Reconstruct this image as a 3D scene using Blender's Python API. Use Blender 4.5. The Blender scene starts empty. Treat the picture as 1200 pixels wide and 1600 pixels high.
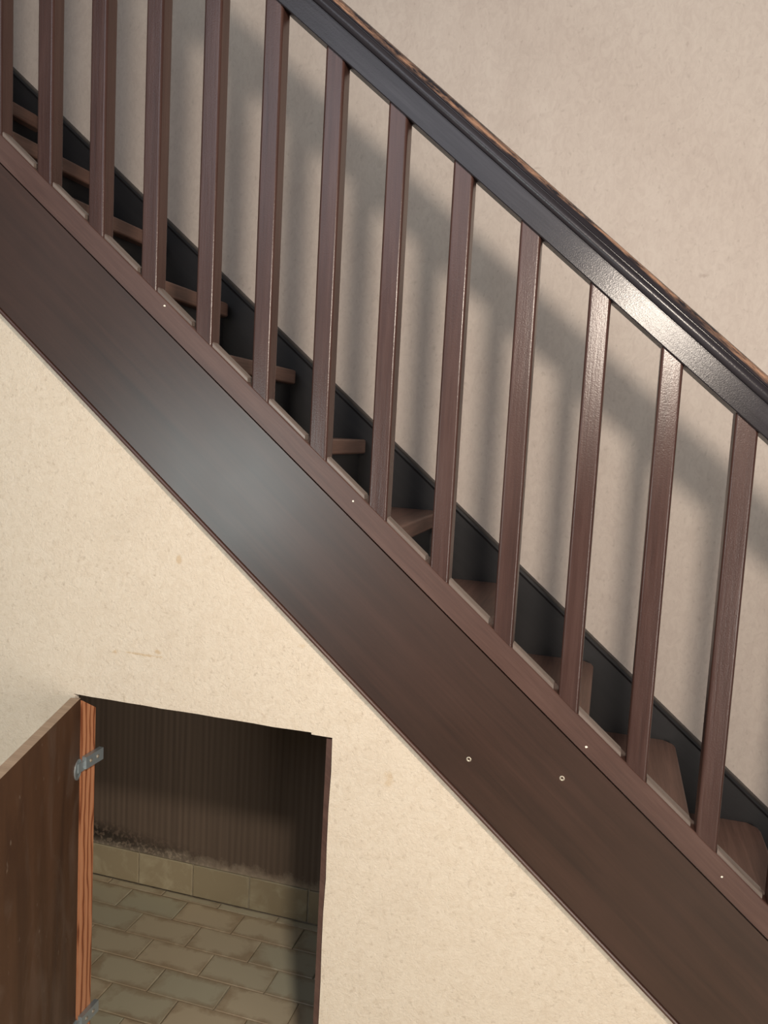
import bpy, bmesh, math, random
from mathutils import Matrix, Vector
random.seed(7)
S = bpy.context.scene
C = S.collection
H = 1.526                      # eye height above the floor
# ------------------------------------------------------------------ camera
cam_d = bpy.data.cameras.new('camera'); cam = bpy.data.objects.new('camera', cam_d); C.objects.link(cam)
cam_d.sensor_fit = 'VERTICAL'; cam_d.sensor_height = 36.0; cam_d.lens = 1243.6 / 1600 * 36.0
cam_d.clip_start = 0.02
r = Vector((0.95988472, 0.27527859, 0.05332002)); u = Vector((-0.07829827, 0.08055402, 0.99367018)); w = Vector((-0.26924099, 0.95798369, -0.09887641))
M3 = Matrix((r, u, -w)).transposed()
cam.matrix_world = Matrix.Translation((0, 0, H)) @ M3.to_4x4()
S.camera = cam
# ------------------------------------------------------------------ world, lamps, exposure
wd = bpy.data.worlds.new('world'); S.world = wd; wd.use_nodes = True
wd.node_tree.nodes['Background'].inputs[0].default_value = (1.0, 0.95, 0.93, 1)
wd.node_tree.nodes['Background'].inputs[1].default_value = 0.19
def light(name, kind, loc, col, power, **k):
    d = bpy.data.lights.new(name, kind); d.color = col; d.energy = power
    for a, v in k.items(): setattr(d, a, v)
    o = bpy.data.objects.new(name, d); o.location = loc; C.objects.link(o); return o
def aim(o, p):
    o.rotation_euler = (Vector(p) - o.location).to_track_quat('-Z', 'Y').to_euler()
light('ceiling_lamp', 'POINT', (0.10, 0.19, H + 0.40), (1.0, 0.87, 0.74), 100, shadow_soft_size=0.05)
wl = light('sheen_fill', 'AREA', (-2.4, -2.0, 1.13), (0.84, 0.97, 0.96), 36, shape='RECTANGLE', size=0.9, size_y=0.6)  # unseen area light, added to lay a cool sheen on the stringer
aim(wl, (-0.6, 1.4, 1.3))
wu = light('upper_cool_fill', 'AREA', (-1.3, -2.0, 3.3), (0.84, 0.90, 1.0), 46, shape='RECTANGLE', size=2.6, size_y=1.5)  # added cool fill from high up, lifts shadows and tints the upper railing
aim(wu, (-0.2, 1.4, 2.0))
wr = light('lower_warm_fill', 'AREA', (1.6, -1.4, 0.75), (1.0, 0.92, 0.84), 60, shape='RECTANGLE', size=1.0, size_y=1.3)  # added warm fill low on the right, brightens the lower walls
aim(wr, (0.1, 1.6, 0.9))
S.view_settings.view_transform = 'Standard'; S.view_settings.look = 'None'
S.view_settings.gamma = 1; S.view_settings.use_curve_mapping = False
S.view_settings.exposure = 0.0

# ------------------------------------------------------------------ materials
SL = 0.8444; TH = math.atan(SL)
def new_mat(name):
    m = bpy.data.materials.new(name); m.use_nodes = True
    nt = m.node_tree; return m, nt, nt.nodes['Principled BSDF']
def N(nt, t, **k):
    n = nt.nodes.new(t)
    for a, v in k.items(): setattr(n, a, v)
    return n
def ramp(nt, src, stops):
    n = N(nt, 'ShaderNodeValToRGB'); e = n.color_ramp.elements
    while len(e) < len(stops): e.new(0.5)
    for q, (p, c) in zip(e, stops):
        q.position = p; q.color = (*c, 1) if len(c) == 3 else c
    nt.links.new(src, n.inputs[0]); return n.outputs[0]
def g(v): return (v, v, v)
def mixc(nt, fac, a, b, mode='MIX'):
    n = N(nt, 'ShaderNodeMix', data_type='RGBA', blend_type=mode)
    for s, v in ((n.inputs[0], fac), (n.inputs[6], a), (n.inputs[7], b)):
        if hasattr(v, 'links'): nt.links.new(v, s)
        elif isinstance(v, tuple): s.default_value = (*v, 1)
        else: s.default_value = v
    return n.outputs[2]
def math_n(nt, op, a, b=None, clamp=False):
    n = N(nt, 'ShaderNodeMath', operation=op, use_clamp=clamp)
    for s, v in ((n.inputs[0], a), (n.inputs[1], b)):
        if v is None: continue
        if hasattr(v, 'links'): nt.links.new(v, s)
        else: s.default_value = v
    return n.outputs[0]
def coords(nt, rand=True):
    tc = N(nt, 'ShaderNodeTexCoord')
    if not rand: return tc.outputs['Object']
    oi = N(nt, 'ShaderNodeObjectInfo')
    mul = N(nt, 'ShaderNodeVectorMath', operation='SCALE'); mul.inputs[0].default_value = (3.1, 5.7, 9.3)
    nt.links.new(oi.outputs['Random'], mul.inputs['Scale'])
    add = N(nt, 'ShaderNodeVectorMath', operation='ADD')
    nt.links.new(tc.outputs['Object'], add.inputs[0]); nt.links.new(mul.outputs[0], add.inputs[1])
    return add.outputs[0]
def mapping(nt, v, rot=(0, 0, 0), scale=(1, 1, 1), loc=(0, 0, 0)):
    n = N(nt, 'ShaderNodeMapping'); n.inputs['Rotation'].default_value = rot
    n.inputs['Scale'].default_value = scale; n.inputs['Location'].default_value = loc
    nt.links.new(v, n.inputs[0]); return n.outputs[0]
def noise(nt, v, scale, detail=4, rough=0.55, dist=0.0, out='Fac'):
    n = N(nt, 'ShaderNodeTexNoise'); n.inputs['Scale'].default_value = scale
    n.inputs['Detail'].default_value = detail; n.inputs['Roughness'].default_value = rough
    n.inputs['Distortion'].default_value = dist
    nt.links.new(v, n.inputs['Vector']); return n.outputs[out]
def bump(nt, bs, h, strength, dist=0.002):
    n = N(nt, 'ShaderNodeBump'); n.inputs['Strength'].default_value = strength; n.inputs['Distance'].default_value = dist
    nt.links.new(h, n.inputs['Height']); nt.links.new(n.outputs[0], bs.inputs['Normal'])

def wood(name, dark, mid, light_c, axis='slope', rough=(0.28, 0.45), scale=1.0, b=0.25, spec=0.5, wear=None):
    m, nt, bs = new_mat(name)
    v = coords(nt)
    if axis == 'slope': v = mapping(nt, v, rot=(0, -TH, 0)); sc = (1.2, 26, 26)
    elif axis == 'x': sc = (1.2, 26, 26)
    elif axis == 'y': sc = (26, 1.2, 26)
    else: sc = (26, 26, 1.2)
    st = mapping(nt, v, scale=tuple(q * scale for q in sc))
    n1 = noise(nt, st, 1.6, 6, 0.6, 0.35)
    n2 = noise(nt, mapping(nt, v, scale=tuple(q * 4 * scale for q in sc)), 2.2, 3, 0.6)
    mx = math_n(nt, 'ADD', math_n(nt, 'MULTIPLY', n1, 0.65), math_n(nt, 'MULTIPLY', n2, 0.35))
    col = ramp(nt, mx, [(0.33, dark), (0.5, mid), (0.68, light_c)])
    big = noise(nt, coords(nt), 3.0, 3, 0.6)
    col = mixc(nt, ramp(nt, big, [(0.35, g(0.0)), (0.7, g(0.35))]), col, light_c)
    if wear:
        tc = N(nt, 'ShaderNodeTexCoord')
        d = N(nt, 'ShaderNodeVectorMath', operation='DOT_PRODUCT'); d.inputs[1].default_value = (SL, 0, 1)
        nt.links.new(tc.outputs['Object'], d.inputs[0])
        w_ = math_n(nt, 'ADD', d.outputs['Value'], math_n(nt, 'MULTIPLY', math_n(nt, 'SUBTRACT', n1, 0.5), 0.055))
        band = ramp(nt, math_n(nt, 'MULTIPLY', math_n(nt, 'SUBTRACT', w_, wear[0]), 1.0 / wear[1]),
                    [(0.0, g(0)), (0.35, g(0)), (0.55, g(1)), (0.8, g(0.6)), (1.0, g(0.15))])
        mot = ramp(nt, noise(nt, mapping(nt, v, scale=(6, 30, 30)), 3.0, 5, 0.7), [(0.42, g(0)), (0.6, g(1))])
        col = mixc(nt, math_n(nt, 'MULTIPLY', band, mot), col, wear[2])
    nt.links.new(col, bs.inputs['Base Color'])
    rr = N(nt, 'ShaderNodeMapRange'); rr.inputs['To Min'].default_value = rough[0]; rr.inputs['To Max'].default_value = rough[1]
    nt.links.new(big, rr.inputs[0]); nt.links.new(rr.outputs[0], bs.inputs['Roughness'])
    bs.inputs['Specular IOR Level'].default_value = spec
    peel = noise(nt, mapping(nt, v, scale=(1, 1, 1)), 420, 3, 0.6)
    bump(nt, bs, math_n(nt, 'ADD', mx, math_n(nt, 'MULTIPLY', peel, 0.38)), b, 0.0015)
    return m

MW_STR = wood('dark_varnished_board', (0.0194, 0.0085, 0.0051), (0.0290, 0.0126, 0.0076), (0.0411, 0.0179, 0.0115), rough=(0.30, 0.40), b=0.06, scale=0.6, spec=0.6)
MW_RAIL = wood('reddish_varnished_rail', (0.0353, 0.0160, 0.0120), (0.0570, 0.0265, 0.0194), (0.0827, 0.0431, 0.0327), rough=(0.34, 0.48), b=0.15)
MW_HAND = wood('worn_handrail_wood', (0.0090, 0.0078, 0.0094), (0.0153, 0.0132, 0.0156), (0.0248, 0.0228, 0.0265), rough=(0.18, 0.32), b=0.30, spec=0.26,
               wear=(H + 0.290, 0.030, (0.27, 0.155, 0.10)))
MW_BAL = wood('baluster_wood', (0.0242, 0.0107, 0.0084), (0.0384, 0.0176, 0.0139), (0.0564, 0.0293, 0.0238), axis='z', rough=(0.22, 0.36), b=0.32, spec=0.36)
MW_TREAD = wood('tread_wood', (0.0728, 0.0404, 0.0306), (0.1247, 0.0690, 0.0518), (0.1870, 0.1062, 0.0825), axis='y', rough=(0.4, 0.6), b=0.15)
MW_RISER = wood('riser_wood', (0.0064, 0.0065, 0.0078), (0.0096, 0.0095, 0.0111), (0.0136, 0.0130, 0.0143), axis='y', rough=(0.35, 0.5), b=0.1)
MW_WSTR = wood('wall_stringer_wood', (0.0065, 0.0063, 0.0070), (0.0101, 0.0095, 0.0103), (0.0151, 0.0140, 0.0146), rough=(0.35, 0.5), b=0.1)
MW_FIL = wood('fillet_wood', (0.0700, 0.0525, 0.0420), (0.1190, 0.0910, 0.0770), (0.1820, 0.1470, 0.1260), rough=(0.25, 0.4), b=0.1)
MW_DOOR = wood('cupboard_door_board', (0.038, 0.018, 0.011), (0.056, 0.027, 0.016), (0.082, 0.042, 0.027), axis='z', rough=(0.35, 0.6), scale=0.5, b=0.08)
MW_EDGE = wood('raw_board_edge', (0.20, 0.14, 0.095), (0.28, 0.20, 0.14), (0.36, 0.27, 0.19), axis='x', rough=(0.6, 0.8), b=0.2)

def pine():
    m, nt, bs = new_mat('orange_pine')
    v = coords(nt, False)
    wv = N(nt, 'ShaderNodeTexWave', wave_type='BANDS', bands_direction='Y', wave_profile='SIN')
    wv.inputs['Scale'].default_value = 20; wv.inputs['Distortion'].default_value = 6.0
    wv.inputs['Detail'].default_value = 1.5; wv.inputs['Detail Scale'].default_value = 1.6
    nt.links.new(mapping(nt, v, scale=(1, 1, 0.22)), wv.inputs['Vector'])
    f = noise(nt, mapping(nt, v, scale=(60, 60, 3)), 3, 4)
    mx = math_n(nt, 'ADD', math_n(nt, 'MULTIPLY', wv.outputs['Fac'], 0.75), math_n(nt, 'MULTIPLY', f, 0.25))
    nt.links.new(ramp(nt, mx, [(0.15, (0.50, 0.23, 0.12)), (0.68, (0.42, 0.17, 0.08)), (0.88, (0.17, 0.05, 0.02))]), bs.inputs['Base Color'])
    bs.inputs['Roughness'].default_value = 0.5
    bump(nt, bs, mx, 0.15); return m
M_PINE = pine()

def wallpaper(name, base, dark, warm, fine_scale, bstr, vert=1.0, stain=None, spots=0.5):
    m, nt, bs = new_mat(name)
    v = coords(nt, False)
    fine = noise(nt, mapping(nt, v, scale=(1, 1, vert)), fine_scale, 6, 0.65, 0.8)
    mid = noise(nt, mapping(nt, v, scale=(1, 1, vert)), fine_scale * 0.28, 5, 0.6, 1.4)
    big = noise(nt, v, 5.0, 4, 0.6)
    col = mixc(nt, ramp(nt, mid, [(0.38, g(0.0)), (0.66, g(1.0))]), base, warm)
    sp = ramp(nt, noise(nt, mapping(nt, v, scale=(1, 1, vert), loc=(4, 2, 7)), fine_scale * 0.55, 3, 0.5, 0.3), [(0.60, g(0)), (0.74, g(spots))])
    col = mixc(nt, sp, col, dark)
    col = mixc(nt, ramp(nt, big, [(0.55, g(0)), (0.8, g(0.22))]), col, dark)
    if stain:
        for (sx, sz, rx, rz, c, amt) in stain:
            mp = mapping(nt, v, scale=(1 / rx, 0.0001, 1 / rz), loc=(-sx / rx, 0, -sz / rz))
            ln = N(nt, 'ShaderNodeVectorMath', operation='LENGTH'); nt.links.new(mp, ln.inputs[0])
            nz = noise(nt, mapping(nt, v, loc=(sx, 0, sz)), 90, 3, 0.6)
            q = math_n(nt, 'ADD', ln.outputs['Value'], math_n(nt, 'MULTIPLY', math_n(nt, 'SUBTRACT', nz, 0.5), 2.2))
            col = mixc(nt, ramp(nt, q, [(0.35, g(amt)), (1.0, g(0))]), col, c)
    nt.links.new(col, bs.inputs['Base Color'])
    bs.inputs['Roughness'].default_value = 0.62; bs.inputs['Specular IOR Level'].default_value = 0.3
    h = math_n(nt, 'ADD', math_n(nt, 'MULTIPLY', fine, 0.6), math_n(nt, 'MULTIPLY', mid, 0.4))
    bump(nt, bs, h, bstr, 0.003)
    return m
BR = (0.42, 0.28, 0.14)
M_WP_LOW = wallpaper('cream_embossed_wallpaper', (0.575, 0.495, 0.395), (0.37, 0.295, 0.22), (0.535, 0.45, 0.35), 190, 1.0, 1.0,
    stain=[(-0.968, H - 0.486, 0.010, 0.006, BR, 0.6), (-0.905, H - 0.484, 0.050, 0.003, BR, 0.5), (-0.867, H - 0.474, 0.010, 0.006, BR, 0.55),
           (-0.823, H - 0.278, 0.009, 0.012, BR, 0.5), (-0.36, H - 0.66, 0.012, 0.02, BR, 0.35), (-0.55, H - 0.42, 0.01, 0.006, BR, 0.3)])
M_WP_UP = wallpaper('pinkish_beige_wallpaper', (0.50, 0.432, 0.375), (0.31, 0.255, 0.215), (0.455, 0.385, 0.335), 190, 0.22, 0.6, spots=0.4,
    stain=[(0.19, H + 0.44, 0.016, 0.006, (0.30, 0.24, 0.2), 0.5), (-0.25, H + 0.72, 0.012, 0.004, (0.3, 0.24, 0.2), 0.4)])
m, nt, bs = new_mat('white_cut_edge'); bs.inputs['Base Color'].default_value = (0.75, 0.68, 0.58, 1); bs.inputs['Roughness'].default_value = 0.8; M_CUT = m
m, nt, bs = new_mat('grey_brown_grout'); bs.inputs['Roughness'].default_value = 0.9
nt.links.new(ramp(nt, noise(nt, coords(nt, False), 40, 4), [(0.3, (0.30, 0.26, 0.19)), (0.7, (0.46, 0.41, 0.31))]), bs.inputs['Base Color']); M_GROUT = m

def tile_mat(name, base, cool, brown, edge=0.75):
    m, nt, bs = new_mat(name)
    tc = N(nt, 'ShaderNodeTexCoord'); oi = N(nt, 'ShaderNodeObjectInfo')
    v = coords(nt)
    n = noise(nt, v, 14, 4, 0.6, 0.5)
    col = mixc(nt, ramp(nt, oi.outputs['Random'], [(0.0, g(0)), (1, g(1))]), base, cool)
    sep = N(nt, 'ShaderNodeSeparateXYZ'); nt.links.new(tc.outputs['Generated'], sep.inputs[0])
    def e(o):
        a = math_n(nt, 'ABSOLUTE', math_n(nt, 'SUBTRACT', o, 0.5)); return math_n(nt, 'MULTIPLY', a, 2.0)
    mx = math_n(nt, 'MAXIMUM', math_n(nt, 'MULTIPLY', e(sep.outputs[0]), 0.86), e(sep.outputs[1]))
    q = math_n(nt, 'ADD', mx, math_n(nt, 'MULTIPLY', math_n(nt, 'SUBTRACT', n, 0.5), 1.5))
    col = mixc(nt, ramp(nt, q, [(0.62, g(0)), (1.1, g(edge))]), col, brown)   # glaze pattern fired into every tile
    nt.links.new(col, bs.inputs['Base Color'])
    bs.inputs['Roughness'].default_value = 0.42
    bump(nt, bs, n, 0.12); return m
M_TILE = tile_mat('olive_beige_glazed_tile', (0.58, 0.49, 0.34), (0.47, 0.46, 0.34), (0.30, 0.205, 0.12), 0.6)
M_SKT = tile_mat('olive_beige_skirting_tile', (0.48, 0.42, 0.28), (0.42, 0.38, 0.26), (0.25, 0.19, 0.11), 0.6)

def panel_mat():
    m, nt, bs = new_mat('dark_striped_back_panel')
    v = coords(nt, False)
    wv = N(nt, 'ShaderNodeTexWave', wave_type='BANDS', bands_direction='X'); wv.inputs['Scale'].default_value = 15
    wv.inputs['Distortion'].default_value = 1.2; wv.inputs['Detail'].default_value = 2; wv.inputs['Detail Scale'].default_value = 2
    nt.links.new(mapping(nt, v, scale=(1, 1, 0.05)), wv.inputs['Vector'])
    n = noise(nt, mapping(nt, v, scale=(50, 1, 1.0)), 1.4, 4, 0.6)
    mx = math_n(nt, 'ADD', math_n(nt, 'MULTIPLY', wv.outputs['Fac'], 0.22), math_n(nt, 'MULTIPLY', n, 0.78))
    col = ramp(nt, mx, [(0.3, (0.10, 0.072, 0.052)), (0.7, (0.145, 0.105, 0.076))])
    sep = N(nt, 'ShaderNodeSeparateXYZ'); nt.links.new(v, sep.inputs[0])
    blot = noise(nt, v, 22, 5, 0.7)
    # whitish damp line along the foot of the panel
    lo = math_n(nt, 'SUBTRACT', sep.outputs[2], math_n(nt, 'MULTIPLY', blot, 0.085))
    col = mixc(nt, ramp(nt, math_n(nt, 'MULTIPLY', lo, 10), [(0.60, g(0.9)), (1.25, g(0))]), col, (0.42, 0.35, 0.26))
    # black mould at the left of it
    f1 = ramp(nt, math_n(nt, 'ADD', sep.outputs[0], 1.7), [(0.02, g(1)), (0.50, g(0.35)), (0.62, g(0))])
    zz = math_n(nt, 'ABSOLUTE', math_n(nt, 'SUBTRACT', sep.outputs[2], math_n(nt, 'SUBTRACT', 0.01, math_n(nt, 'MULTIPLY', sep.outputs[0], 0.088))))
    f2 = ramp(nt, math_n(nt, 'MULTIPLY', zz, 10), [(0.10, g(1)), (0.55, g(0))])
    f3 = ramp(nt, noise(nt, v, 60, 5, 0.7), [(0.44, g(0)), (0.50, g(1))])
    col = mixc(nt, math_n(nt, 'MULTIPLY', math_n(nt, 'MULTIPLY', f1, f2), f3), col, (0.012, 0.010, 0.008))
    nt.links.new(col, bs.inputs['Base Color']); bs.inputs['Roughness'].default_value = 0.6
    bump(nt, bs, mx, 0.2); return m
M_PANEL = panel_mat()
def metal(name, c, r_):
    m, nt, bs = new_mat(name); bs.inputs['Base Color'].default_value = (*c, 1); bs.inputs['Metallic'].default_value = 0.6
    rr = N(nt, 'ShaderNodeMapRange'); rr.inputs['To Min'].default_value = r_; rr.inputs['To Max'].default_value = r_ + 0.2
    nt.links.new(noise(nt, coords(nt), 150, 3), rr.inputs[0]); nt.links.new(rr.outputs[0], bs.inputs['Roughness']); return m
M_STEEL = metal('zinc_plated_steel', (0.36, 0.41, 0.43), 0.30)
M_SCREW = metal('brass_toned_screw', (0.40, 0.35, 0.28), 0.35)
m, nt, bs = new_mat('white_paint_chip'); bs.inputs['Base Color'].default_value = (0.72, 0.66, 0.55, 1); M_CHIP = m
m, nt, bs = new_mat('pale_plaster'); bs.inputs['Roughness'].default_value = 0.9
nt.links.new(ramp(nt, noise(nt, coords(nt, False), 30), [(0.3, (0.42, 0.38, 0.32)), (0.7, (0.5, 0.45, 0.38))]), bs.inputs['Base Color']); M_PLASTER = m

# ------------------------------------------------------------------ helpers
def tag(o, label=None, cat=None, group=None, kind=None):
    for k, v in (('label', label), ('category', cat), ('group', group), ('kind', kind)):
        if v: o[k] = v
    return o
def empty(name, loc=(0, 0, 0)):
    o = bpy.data.objects.new(name, None); o.location = loc; C.objects.link(o); return o
def link_mesh(name, bm, mats, parent=None, smooth=False, loc=(0, 0, 0)):
    bmesh.ops.recalc_face_normals(bm, faces=bm.faces)
    me = bpy.data.meshes.new(name); bm.to_mesh(me); bm.free()
    for mm in (mats if isinstance(mats, (list, tuple)) else [mats]): me.materials.append(mm)
    if smooth:
        for p in me.polygons: p.use_smooth = True
        me.set_sharp_from_angle(angle=math.radians(35))
    o = bpy.data.objects.new(name, me); C.objects.link(o)
    if smooth:
        wn = o.modifiers.new('weighted', 'WEIGHTED_NORMAL'); wn.keep_sharp = True; wn.weight = 90
    if parent:
        o.parent = parent
        pl = Vector((0, 0, 0)); q = parent
        while q: pl += Vector(q.location); q = q.parent
        o.location = Vector(loc) - pl
    else: o.location = loc
    return o
def box(bm, x0, x1, y0, y1, z0, z1):
    vs = [bm.verts.new(p) for p in [(x0,y0,z0),(x1,y0,z0),(x1,y1,z0),(x0,y1,z0),(x0,y0,z1),(x1,y0,z1),(x1,y1,z1),(x0,y1,z1)]]
    for f in [(0,1,2,3),(4,5,6,7),(0,1,5,4),(1,2,6,5),(2,3,7,6),(3,0,4,7)]: bm.faces.new([vs[i] for i in f])
    return vs
def bevel(bm, off, seg=1, angle=30):
    es = [e for e in bm.edges if len(e.link_faces) == 2 and e.calc_face_angle(0) > math.radians(angle)]
    bmesh.ops.bevel(bm, geom=es, offset=off, segments=seg, affect='EDGES', profile=0.5)
def prism(bm, pts, y0, y1):
    """polygon in x,z extruded along y"""
    a = [bm.verts.new((x, y0, z)) for x, z in pts]; b = [bm.verts.new((x, y1, z)) for x, z in pts]
    n = len(pts); bm.faces.new(a); bm.faces.new(b[::-1])
    for i in range(n): bm.faces.new([a[i], a[(i+1) % n], b[(i+1) % n], b[i]])
def sweep(bm, prof, x0, x1, n=1):
    """profile of (y, height intercept) run along the stair slope"""
    rings = []
    for k in range(n + 1):
        x = x0 + (x1 - x0) * k / n
        rings.append([bm.verts.new((x, y, H + i - SL * x)) for y, i in prof])
    for a, b in zip(rings, rings[1:]):
        for i in range(len(prof)): bm.faces.new([a[i], a[(i+1) % len(prof)], b[(i+1) % len(prof)], b[i]])
    bm.faces.new(rings[0]); bm.faces.new(rings[-1][::-1])
def lathe(bm, prof, c, axis, n=20):
    """profile of (radius, along axis)"""
    ax = Vector(axis).normalized(); t = ax.orthogonal().normalized(); b_ = ax.cross(t)
    rings = [[bm.verts.new(Vector(c) + ax * h + (t * math.cos(2*math.pi*k/n) + b_ * math.sin(2*math.pi*k/n)) * rr) for k in range(n)] for rr, h in prof]
    for a, b in zip(rings, rings[1:]):
        for k in range(n): bm.faces.new([a[k], a[(k+1) % n], b[(k+1) % n], b[k]])
    bm.faces.new(rings[0][::-1]); bm.faces.new(rings[-1])
def dup(o, parent, loc, name=None):
    c = o.copy(); c.parent = parent
    c.location = Vector(loc) - Vector(parent.location); C.objects.link(c); return c

YW = 2.21                       # far wall face
YF = 1.42                       # under-stair wall face
# ------------------------------------------------------------------ setting
bm = bmesh.new(); box(bm, -3.2, 3.0, YW, YW + 0.12, -0.006, 4.2)
tag(link_mesh('wall_back', bm, M_WP_UP), 'pinkish beige papered wall behind the staircase', kind='structure')

bm = bmesh.new(); box(bm, -3.2, 3.0, -0.6, YW + 0.12, -0.10, -0.006)
floor = tag(link_mesh('floor', bm, M_GROUT), 'olive beige tiled floor laid in a running bond', kind='structure')
def tile_mesh(L, D, T):
    bm = bmesh.new(); box(bm, -L/2, L/2, -D/2, D/2, -T, 0)
    es = [e for e in bm.edges if all(v.co.z > -T/2 for v in e.verts)]
    bmesh.ops.bevel(bm, geom=es, offset=0.0018, segments=1, affect='EDGES'); return bm
tile = None
for row in range(0, 15):
    yc = 2.12 - 0.1 * row
    off = -0.991 if row % 2 == 0 else -0.888
    nx = range(-5, 3) if row < 8 else range(-10, 10)
    for k in nx:
        jx, jy, jz = random.uniform(-.0008, .0008), random.uniform(-.0006, .0006), random.uniform(-.0006, .0004)
        loc = (off + 0.1 + 0.2 * k + jx, yc + jy, jz)
        if tile is None: tile = link_mesh('tile', tile_mesh(0.1975, 0.0975, 0.006), M_TILE, floor, loc=loc)
        else: dup(tile, floor, loc)
cut = None
for k in range(-4, 3):          # the narrow cut row against the skirting
    loc = (-0.888 + 0.1 + 0.2 * k, 2.1845, 0)
    if cut is None: cut = link_mesh('tile', tile_mesh(0.196, 0.025, 0.006), M_TILE, floor, loc=loc)
    else: dup(cut, floor, loc)

# skirting tiles in the cupboard, on the far wall
bm = bmesh.new(); box(bm, -2.0, 0.1, YW - 0.006, YW - 0.0005, 0, 0.107)
base = tag(link_mesh('baseboard_back', bm, M_GROUT), 'row of olive skirting tiles along the cupboard back', kind='structure')
sk = None
for k in range(-2, 6):
    loc = (-1.293 + 0.199 * k + random.uniform(-.0008, .0008), YW - 0.006, 0.0545)
    if sk is None:
        b2 = bmesh.new(); box(b2, -0.0975, 0.0975, -0.006, 0, -0.0525, 0.0525)
        es = [e for e in b2.edges if all(v.co.y < -0.003 for v in e.verts)]
        bmesh.ops.bevel(b2, geom=es, offset=0.0018, segments=1, affect='EDGES')
        sk = link_mesh('tile', b2, M_SKT, base, loc=loc)
    else: dup(sk, base, loc)

# cupboard back lining above the skirting
bm = bmesh.new(); prism(bm, [(-2.0, 0.109), (0.1, 0.109), (0.1, H - 0.93 - 0.09), (-1.0, H - 0.93 + 0.84), (-2.0, H - 0.93 + SL * 2.0)], YW - 0.008, YW - 0.0005)
tag(link_mesh('trim_1', bm, M_PANEL), 'dark brown striped lining board at the cupboard back, mouldy along its foot', kind='structure')
# unseen side partition, added to keep ambient light out of the cupboard
bm = bmesh.new(); box(bm, -2.06, -2.0, YF + 0.014, YW - 0.0005, 0, 2.3)
tag(link_mesh('wall_left', bm, M_PLASTER), 'plastered partition added out of view on the left, keeping light out of the cupboard', kind='structure')

# under-stair wall with the hatch opening
OX0, OX1, OZ1, OZ0 = -1.064, -0.479, H - 0.592, 0.06
top = lambda x: H - 0.849 - SL * x
T = 0.013
bm = bmesh.new()
def wallpoly(pts, side_mat=1):
    a = [bm.verts.new((x, YF, z)) for x, z in pts]; b = [bm.verts.new((x, YF + T, z)) for x, z in pts]
    n = len(pts); bm.faces.new(a).material_index = 0; bm.faces.new(b[::-1]).material_index = 1
    for i in range(n): bm.faces.new([a[i], a[(i+1) % n], b[(i+1) % n], b[i]]).material_index = 1
xb = (H - 0.849) / SL
random.seed(3)
edge_r = [(OX1 + random.uniform(-.0012, .0012), OZ0 + (OZ1 - OZ0) * t / 12) for t in range(1, 12)]
edge_t = [(OX0 + (OX1 - OX0) * t / 14, OZ1 + random.uniform(-.0008, .0008)) for t in range(1, 13)]
# slit the sheet below the opening: one polygon going round it
pts = [(-3.0, 0), (OX0, 0), (OX0, OZ1 - 0.004), (OX0 - 0.004, OZ1 - 0.002), (OX0 - 0.003, OZ1 + 0.001)] + edge_t + [(-0.523, OZ1 + 0.001), (-0.522, OZ1 - 0.003), (OX1, OZ1 - 0.003)] + edge_r[::-1] + [(OX1, 0), (xb, 0), (-3.0, top(-3.0))]
wallpoly(pts)
wf = link_mesh('wall_front', bm, [M_WP_LOW, M_CUT])
tag(wf, 'cream embossed papered wall below the stair stringer', kind='structure')
bm = bmesh.new(); box(bm, OX0, OX1, YF + 0.001, YF + 0.05, 0, OZ0); bevel(bm, 0.002)
link_mesh('sill', bm, MW_STR, wf)
# frame of the hatch, seen inside the cut edges
frame = empty('trim_2', (-0.77, YF + 0.03, 0)); tag(frame, 'timber frame inside the cupboard opening', kind='structure')
bm = bmesh.new(); vs = box(bm, OX0 - 0.02, -1.047, YF + 0.002, YF + T + 0.036, 0, OZ1 - 0.012)
for v_ in vs[4:]:
    if v_.co.y > YF + 0.02: v_.co.z -= 0.030  # slant stands in for the shadow edge across the post top
bevel(bm, 0.0012)
post = link_mesh('post', bm, M_PINE, frame); post['label'] = 'orange pine hinge post with bold grain'
bm = bmesh.new(); box(bm, OX1 - 0.013, OX1 - 0.0015, YF + 0.004, YF + T + 0.022, 0, OZ1 - 0.008); bevel(bm, 0.0015)
link_mesh('jamb', bm, MW_RAIL, frame)['label'] = 'thin dark wooden stop strip'
bm = bmesh.new(); box(bm, -1.047, OX1 + 0.03, YF + T + 0.001, YF + T + 0.045, OZ1 + 0.004, OZ1 + 0.034); bevel(bm, 0.0015)
link_mesh('lintel', bm, MW_STR, frame)

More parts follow.
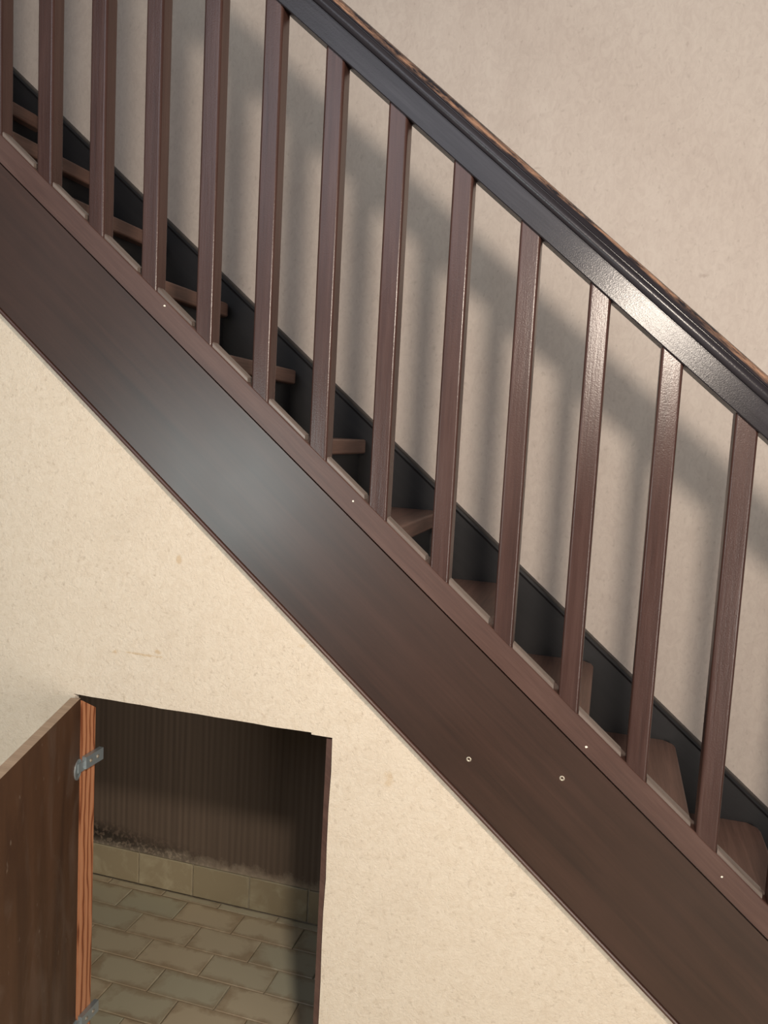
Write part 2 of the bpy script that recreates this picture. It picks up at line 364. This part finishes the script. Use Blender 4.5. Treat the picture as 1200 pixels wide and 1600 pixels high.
# cupboard door, swung out towards the viewer
hp = Vector((-1.0475, 1.417, 0)); dv = Vector((0.128, -0.378, 0)).normalized(); nv = Vector((-dv.y, dv.x, 0)) * -1
if nv.x > 0: nv = -nv           # outer side of the leaf
DT, DW, DZ0, DZ1 = 0.021, 0.575, 0.07, H - 0.597
bm = bmesh.new()
def P(a, b, z): return hp + dv * a + nv * b + Vector((0, 0, z))
c8 = [bm.verts.new(P(a, b, z)) for z in (DZ0, DZ1) for a, b in ((0.0, 0), (DW, 0), (DW, DT), (0.0, DT))]
for f, mi in [((0,1,2,3),1), ((4,5,6,7),1), ((0,1,5,4),0), ((1,2,6,5),1), ((2,3,7,6),2), ((3,0,4,7),1)]:
    bm.faces.new([c8[i] for i in f]).material_index = mi
bevel(bm, 0.0008)
def smudge():
    m, nt, bs = new_mat('smudged_door_board')
    v = coords(nt, False)
    n = noise(nt, mapping(nt, v, scale=(8, 8, 1.2)), 1.5, 5, 0.6, 0.6)
    sm = ramp(nt, noise(nt, mapping(nt, v, rot=(0.5, 0.3, 0), scale=(7, 7, 3)), 1.6, 4, 0.6, 1.0), [(0.50, g(0)), (0.75, g(0.30))])
    col = ramp(nt, n, [(0.3, (0.050, 0.024, 0.014)), (0.55, (0.082, 0.040, 0.021)), (0.75, (0.105, 0.052, 0.029))])
    col = mixc(nt, sm, col, (0.22, 0.17, 0.14))
    sp = ramp(nt, noise(nt, mapping(nt, v, rot=(0.4, 0, 0), scale=(1, 1, 0.6)), 60, 2, 0.4), [(0.72, g(0)), (0.78, g(0.4))])
    col = mixc(nt, sp, col, (0.30, 0.24, 0.19))
    nt.links.new(col, bs.inputs['Base Color']); bs.inputs['Roughness'].default_value = 0.5
    return m
door = link_mesh('door_1', bm, [smudge(), MW_EDGE, M_WP_LOW])
tag(door, 'brown cupboard door standing open, its smudged inner face towards the stair', kind='structure')

def hinge(zc):
    # arm plate screwed on the post
    x = -1.0468
    b = bmesh.new()
    y0, y1 = YF + 0.004, YF + 0.064
    vs = box(b, x + 0.0002, x + 0.011, y0, y1, zc - 0.014, zc + 0.013); bevel(b, 0.004, 3)
    arm = link_mesh('hinge', b, M_STEEL, door, smooth=True)
    arm['label'] = 'zinc plated concealed hinge'
    for yy in (YF + 0.020, YF + 0.044):
        b = bmesh.new(); lathe(b, [(0.0042, 0), (0.0042, 0.0012), (0.003, 0.0022), (0.0012, 0.0022), (0.001, 0.0012)], (x + 0.0108, yy, zc), (1, 0, 0), 14)
        link_mesh('screw', b, M_SCREW, arm, smooth=True)
    # link between plate and cup
    b = bmesh.new(); box(b, -1.050, -1.040, YF - 0.016, YF + 0.010, zc - 0.016, zc + 0.004); bevel(b, 0.001)
    link_mesh('hinge_link', b, M_STEEL, arm)
    # cup flange let into the leaf
    b = bmesh.new(); cc = P(0.013, -0.0005, zc - 0.008)
    lathe(b, [(0.022, 0.004), (0.022, -0.0016), (0.019, -0.0022), (0.017, 0.0)], (cc.x, cc.y, cc.z), nv, 28)
    link_mesh('hinge_cup', b, M_STEEL, arm, smooth=True)
hinge(H - 0.742)
hinge(H - 1.345)

# ------------------------------------------------------------------ staircase
st = empty('staircase', (-0.4, 1.8, 0))
tag(st, 'dark varnished closed-string wooden staircase rising to the upper left', 'staircase')
IB, IG = -0.4904, -0.547        # top of the base rail, groove under it
X0, X1 = -3.0, 1.1
# outer stringer (cut off at the floor)
def clip_floor(bm):
    bmesh.ops.bisect_plane(bm, geom=bm.verts[:] + bm.edges[:] + bm.faces[:], plane_co=(0, 0, 0.0005), plane_no=(0, 0, -1), clear_outer=True)
    ed = [e for e in bm.edges if e.is_boundary]
    if ed: bmesh.ops.holes_fill(bm, edges=ed)
bm = bmesh.new(); sweep(bm, [(1.4035, IG - 0.003), (1.4035, -0.8365), (1.405, -0.838), (1.438, -0.838), (1.438, IG - 0.003)], X0, 1.2, 1); clip_floor(bm)
stringer = link_mesh('stringer', bm, MW_STR, st)
bm = bmesh.new(); sweep(bm, [(1.4005, -0.8395), (1.3995, -0.8425), (1.4005, -0.8475), (1.4035, -0.849), (1.434, -0.849), (1.434, -0.8382), (1.4035, -0.8382)], X0, 1.15, 1); clip_floor(bm)
link_mesh('lower_bead', bm, MW_RAIL, st, smooth=True)
def ring_hole(x, i):
    z = H + i
    b = bmesh.new(); lathe(b, [(0.0046, 0.0004), (0.0046, -0.0006), (0.0034, -0.0010), (0.0026, -0.0004), (0.0018, 0.0002)], (x, 1.4035, z), (0, 1, 0), 16)
    link_mesh('screw', b, M_SCREW, stringer, smooth=True)
ring_hole(-0.208, -0.586); ring_hole(-0.040, -0.593)
# far stringer on the wall, with its bead
bm = bmesh.new(); sweep(bm, [(2.178, -0.5475), (2.178, -0.87), (YW - 0.0005, -0.87), (YW - 0.0005, -0.5475)], X0, 1.2); clip_floor(bm)
ws = link_mesh('wall_stringer', bm, MW_WSTR, st)
bm = bmesh.new(); sweep(bm, [(2.174, -0.546), (2.172, -0.540), (2.175, -0.533), (2.182, -0.529), (YW - 0.0005, -0.529), (YW - 0.0005, -0.547), (2.175, -0.547)], X0, 1.2); clip_floor(bm)
link_mesh('bead', bm, MW_WSTR, ws, smooth=True)
# treads and risers
GO, RI = 0.2216, 0.1871
def tread_mesh():
    b = bmesh.new(); t = 0.040; y0, y1 = 1.4385, 2.1775
    pts = [(-0.26, y0), (0.0, y0), (0.0, y1 - 0.035), (-0.004, y1 - 0.018), (-0.018, y1 - 0.004), (-0.03, y1), (-0.26, y1)]
    a = [b.verts.new((x, y, 0)) for x, y in pts]; c = [b.verts.new((x, y, -t)) for x, y in pts]
    n = len(pts); b.faces.new(a); b.faces.new(c[::-1])
    for i in range(n): b.faces.new([a[i], a[(i+1) % n], c[(i+1) % n], c[i]])
    es = [e for e in b.edges if all(v.co.x > -0.028 for v in e.verts) and abs(e.verts[0].co.z - e.verts[1].co.z) < 1e-4]
    bmesh.ops.bevel(b, geom=es, offset=0.006, segments=3, affect='EDGES', profile=0.5); return b
t0 = r0 = None
for k in range(-12, 5):
    loc = (-0.003 + GO * k, 0, H - 0.583 - RI * k)
    if t0 is None: t0 = link_mesh('tread', tread_mesh(), MW_TREAD, st, smooth=True, loc=loc)
    else: dup(t0, st, loc)
    zr = H - 0.583 - RI * k - 0.0405; lo = max(zr - RI + 0.0405, 0.0005)
    b = bmesh.new(); box(b, -0.045, -0.028, 1.4385, 2.1775, lo - zr, 0)
    if r0 is None or k == 4: 
        rr_ = link_mesh('riser', b, MW_RISER, st, loc=(loc[0], 0, zr)); r0 = r0 or rr_
    else:
        b.free(); dup(r0, st, (loc[0], 0, zr))

# ------------------------------------------------------------------ railing
rl = empty('stair_railing', (-0.4, 1.416, H - 0.4)); tag(rl, 'dark wooden stair railing of square balusters under a moulded handrail', 'railing')
bm = bmesh.new(); sweep(bm, [(1.4, IG + 0.002), (1.4, IB - 0.002), (1.4015, IB), (1.446, IB), (1.446, IG - 0.003), (1.412, IG - 0.003), (1.412, IG + 0.001), (1.4015, IG + 0.001)], X0, 1.15); clip_floor(bm)
brail = link_mesh('base_rail', bm, MW_RAIL, rl)
for x, i in ((-0.859, 0.223), (-0.454, -0.129), (-0.003, -0.528), (0.235, -0.717)):
    b = bmesh.new()
    pts = [(x + 0.0028 * math.cos(a) * random.uniform(.5, 1), H + i + 0.0022 * math.sin(a) * random.uniform(.4, 1)) for a in [k * math.pi / 3.5 for k in range(7)]]
    prism(b, pts, 1.3995, 1.4002); link_mesh('paint_chip', b, M_CHIP, brail)['label'] = 'small white paint chip'
# handrail
prof = [(1.3940, 0.2210), (1.3925, 0.2230), (1.3925, 0.2700), (1.3940, 0.2708), (1.3940, 0.2722)]
prof += [(1.3940 - 0.0085 * math.sin(math.pi * q / 8), 0.2722 + 0.0235 * (1 - math.cos(math.pi * q / 8)) / 2) for q in range(1, 8)]
prof += [(1.3940, 0.2957), (1.3940, 0.2968), (1.3915, 0.2975), (1.3935, 0.3030), (1.3975, 0.3100), (1.4010, 0.3145), (1.4060, 0.3175), (1.4160, 0.3195)]
prof = prof + [(1.4 * 2 + 0.036 - y, i) for y, i in prof[::-1][1:]]
bm = bmesh.new(); sweep(bm, prof, -3.0, 1.02, 60)
link_mesh('handrail', bm, MW_HAND, rl, smooth=True)
# balusters
BW, BD, SP, XC = 0.0365, 0.036, 0.1224, -1.2635
def baluster_mesh():
    b = bmesh.new(); ch = 0.0052
    hw = BW / 2; sec = []
    for cx, cy, a0 in ((-hw + ch, ch, 180), (hw - ch, ch, 270), (hw - ch, BD - ch, 0), (-hw + ch, BD - ch, 90)):
        for q in range(4):
            a = math.radians(a0 + q * 30); sec.append((cx + ch * math.cos(a), cy + ch * math.sin(a)))
    lo = [b.verts.new((x, y, IB - 0.0 - SL * x)) for x, y in sec]
    hi = [b.verts.new((x, y, 0.2215 - SL * x)) for x, y in sec]
    n = len(sec); b.faces.new(lo[::-1]); b.faces.new(hi)
    for i in range(n): b.faces.new([lo[i], lo[(i+1) % n], hi[(i+1) % n], hi[i]])
    return b
def fillet_mesh():
    b = bmesh.new(); x0, x1 = BW / 2 + 0.0005, SP - BW / 2 - 0.009
    pr = [(0.0035, 0), (0.0035, 0.0068), (0.006, 0.009), (0.024, 0.009), (0.0265, 0.0068), (0.0265, 0)]
    R_ = [[b.verts.new((x, y, IB + i - SL * x)) for y, i in pr] for x in (x0, x1)]
    n = len(pr)
    for i in range(n): b.faces.new([R_[0][i], R_[0][(i+1) % n], R_[1][(i+1) % n], R_[1][i]])
    b.faces.new(R_[0]); b.faces.new(R_[1][::-1]); return b
b0 = f0 = None
for i in range(-14, 18):
    x = XC + SP * i
    loc = (x, 1.4, H - SL * x)
    if b0 is None:
        b0 = link_mesh('baluster', baluster_mesh(), MW_BAL, rl, smooth=True, loc=loc)
        f0 = link_mesh('fillet', fillet_mesh(), MW_FIL, rl, loc=loc)
    else: dup(b0, rl, loc); dup(f0, rl, loc)
# newel post at the foot, carrying the rail
nx = 1.02
bm = bmesh.new(); box(bm, nx, nx + 0.075, 1.38, 1.455, 0.0005, 0.86); bevel(bm, 0.006, 2)
box(bm, nx - 0.008, nx + 0.083, 1.372, 1.463, 0.86, 0.885)
link_mesh('newel', bm, MW_BAL, rl)
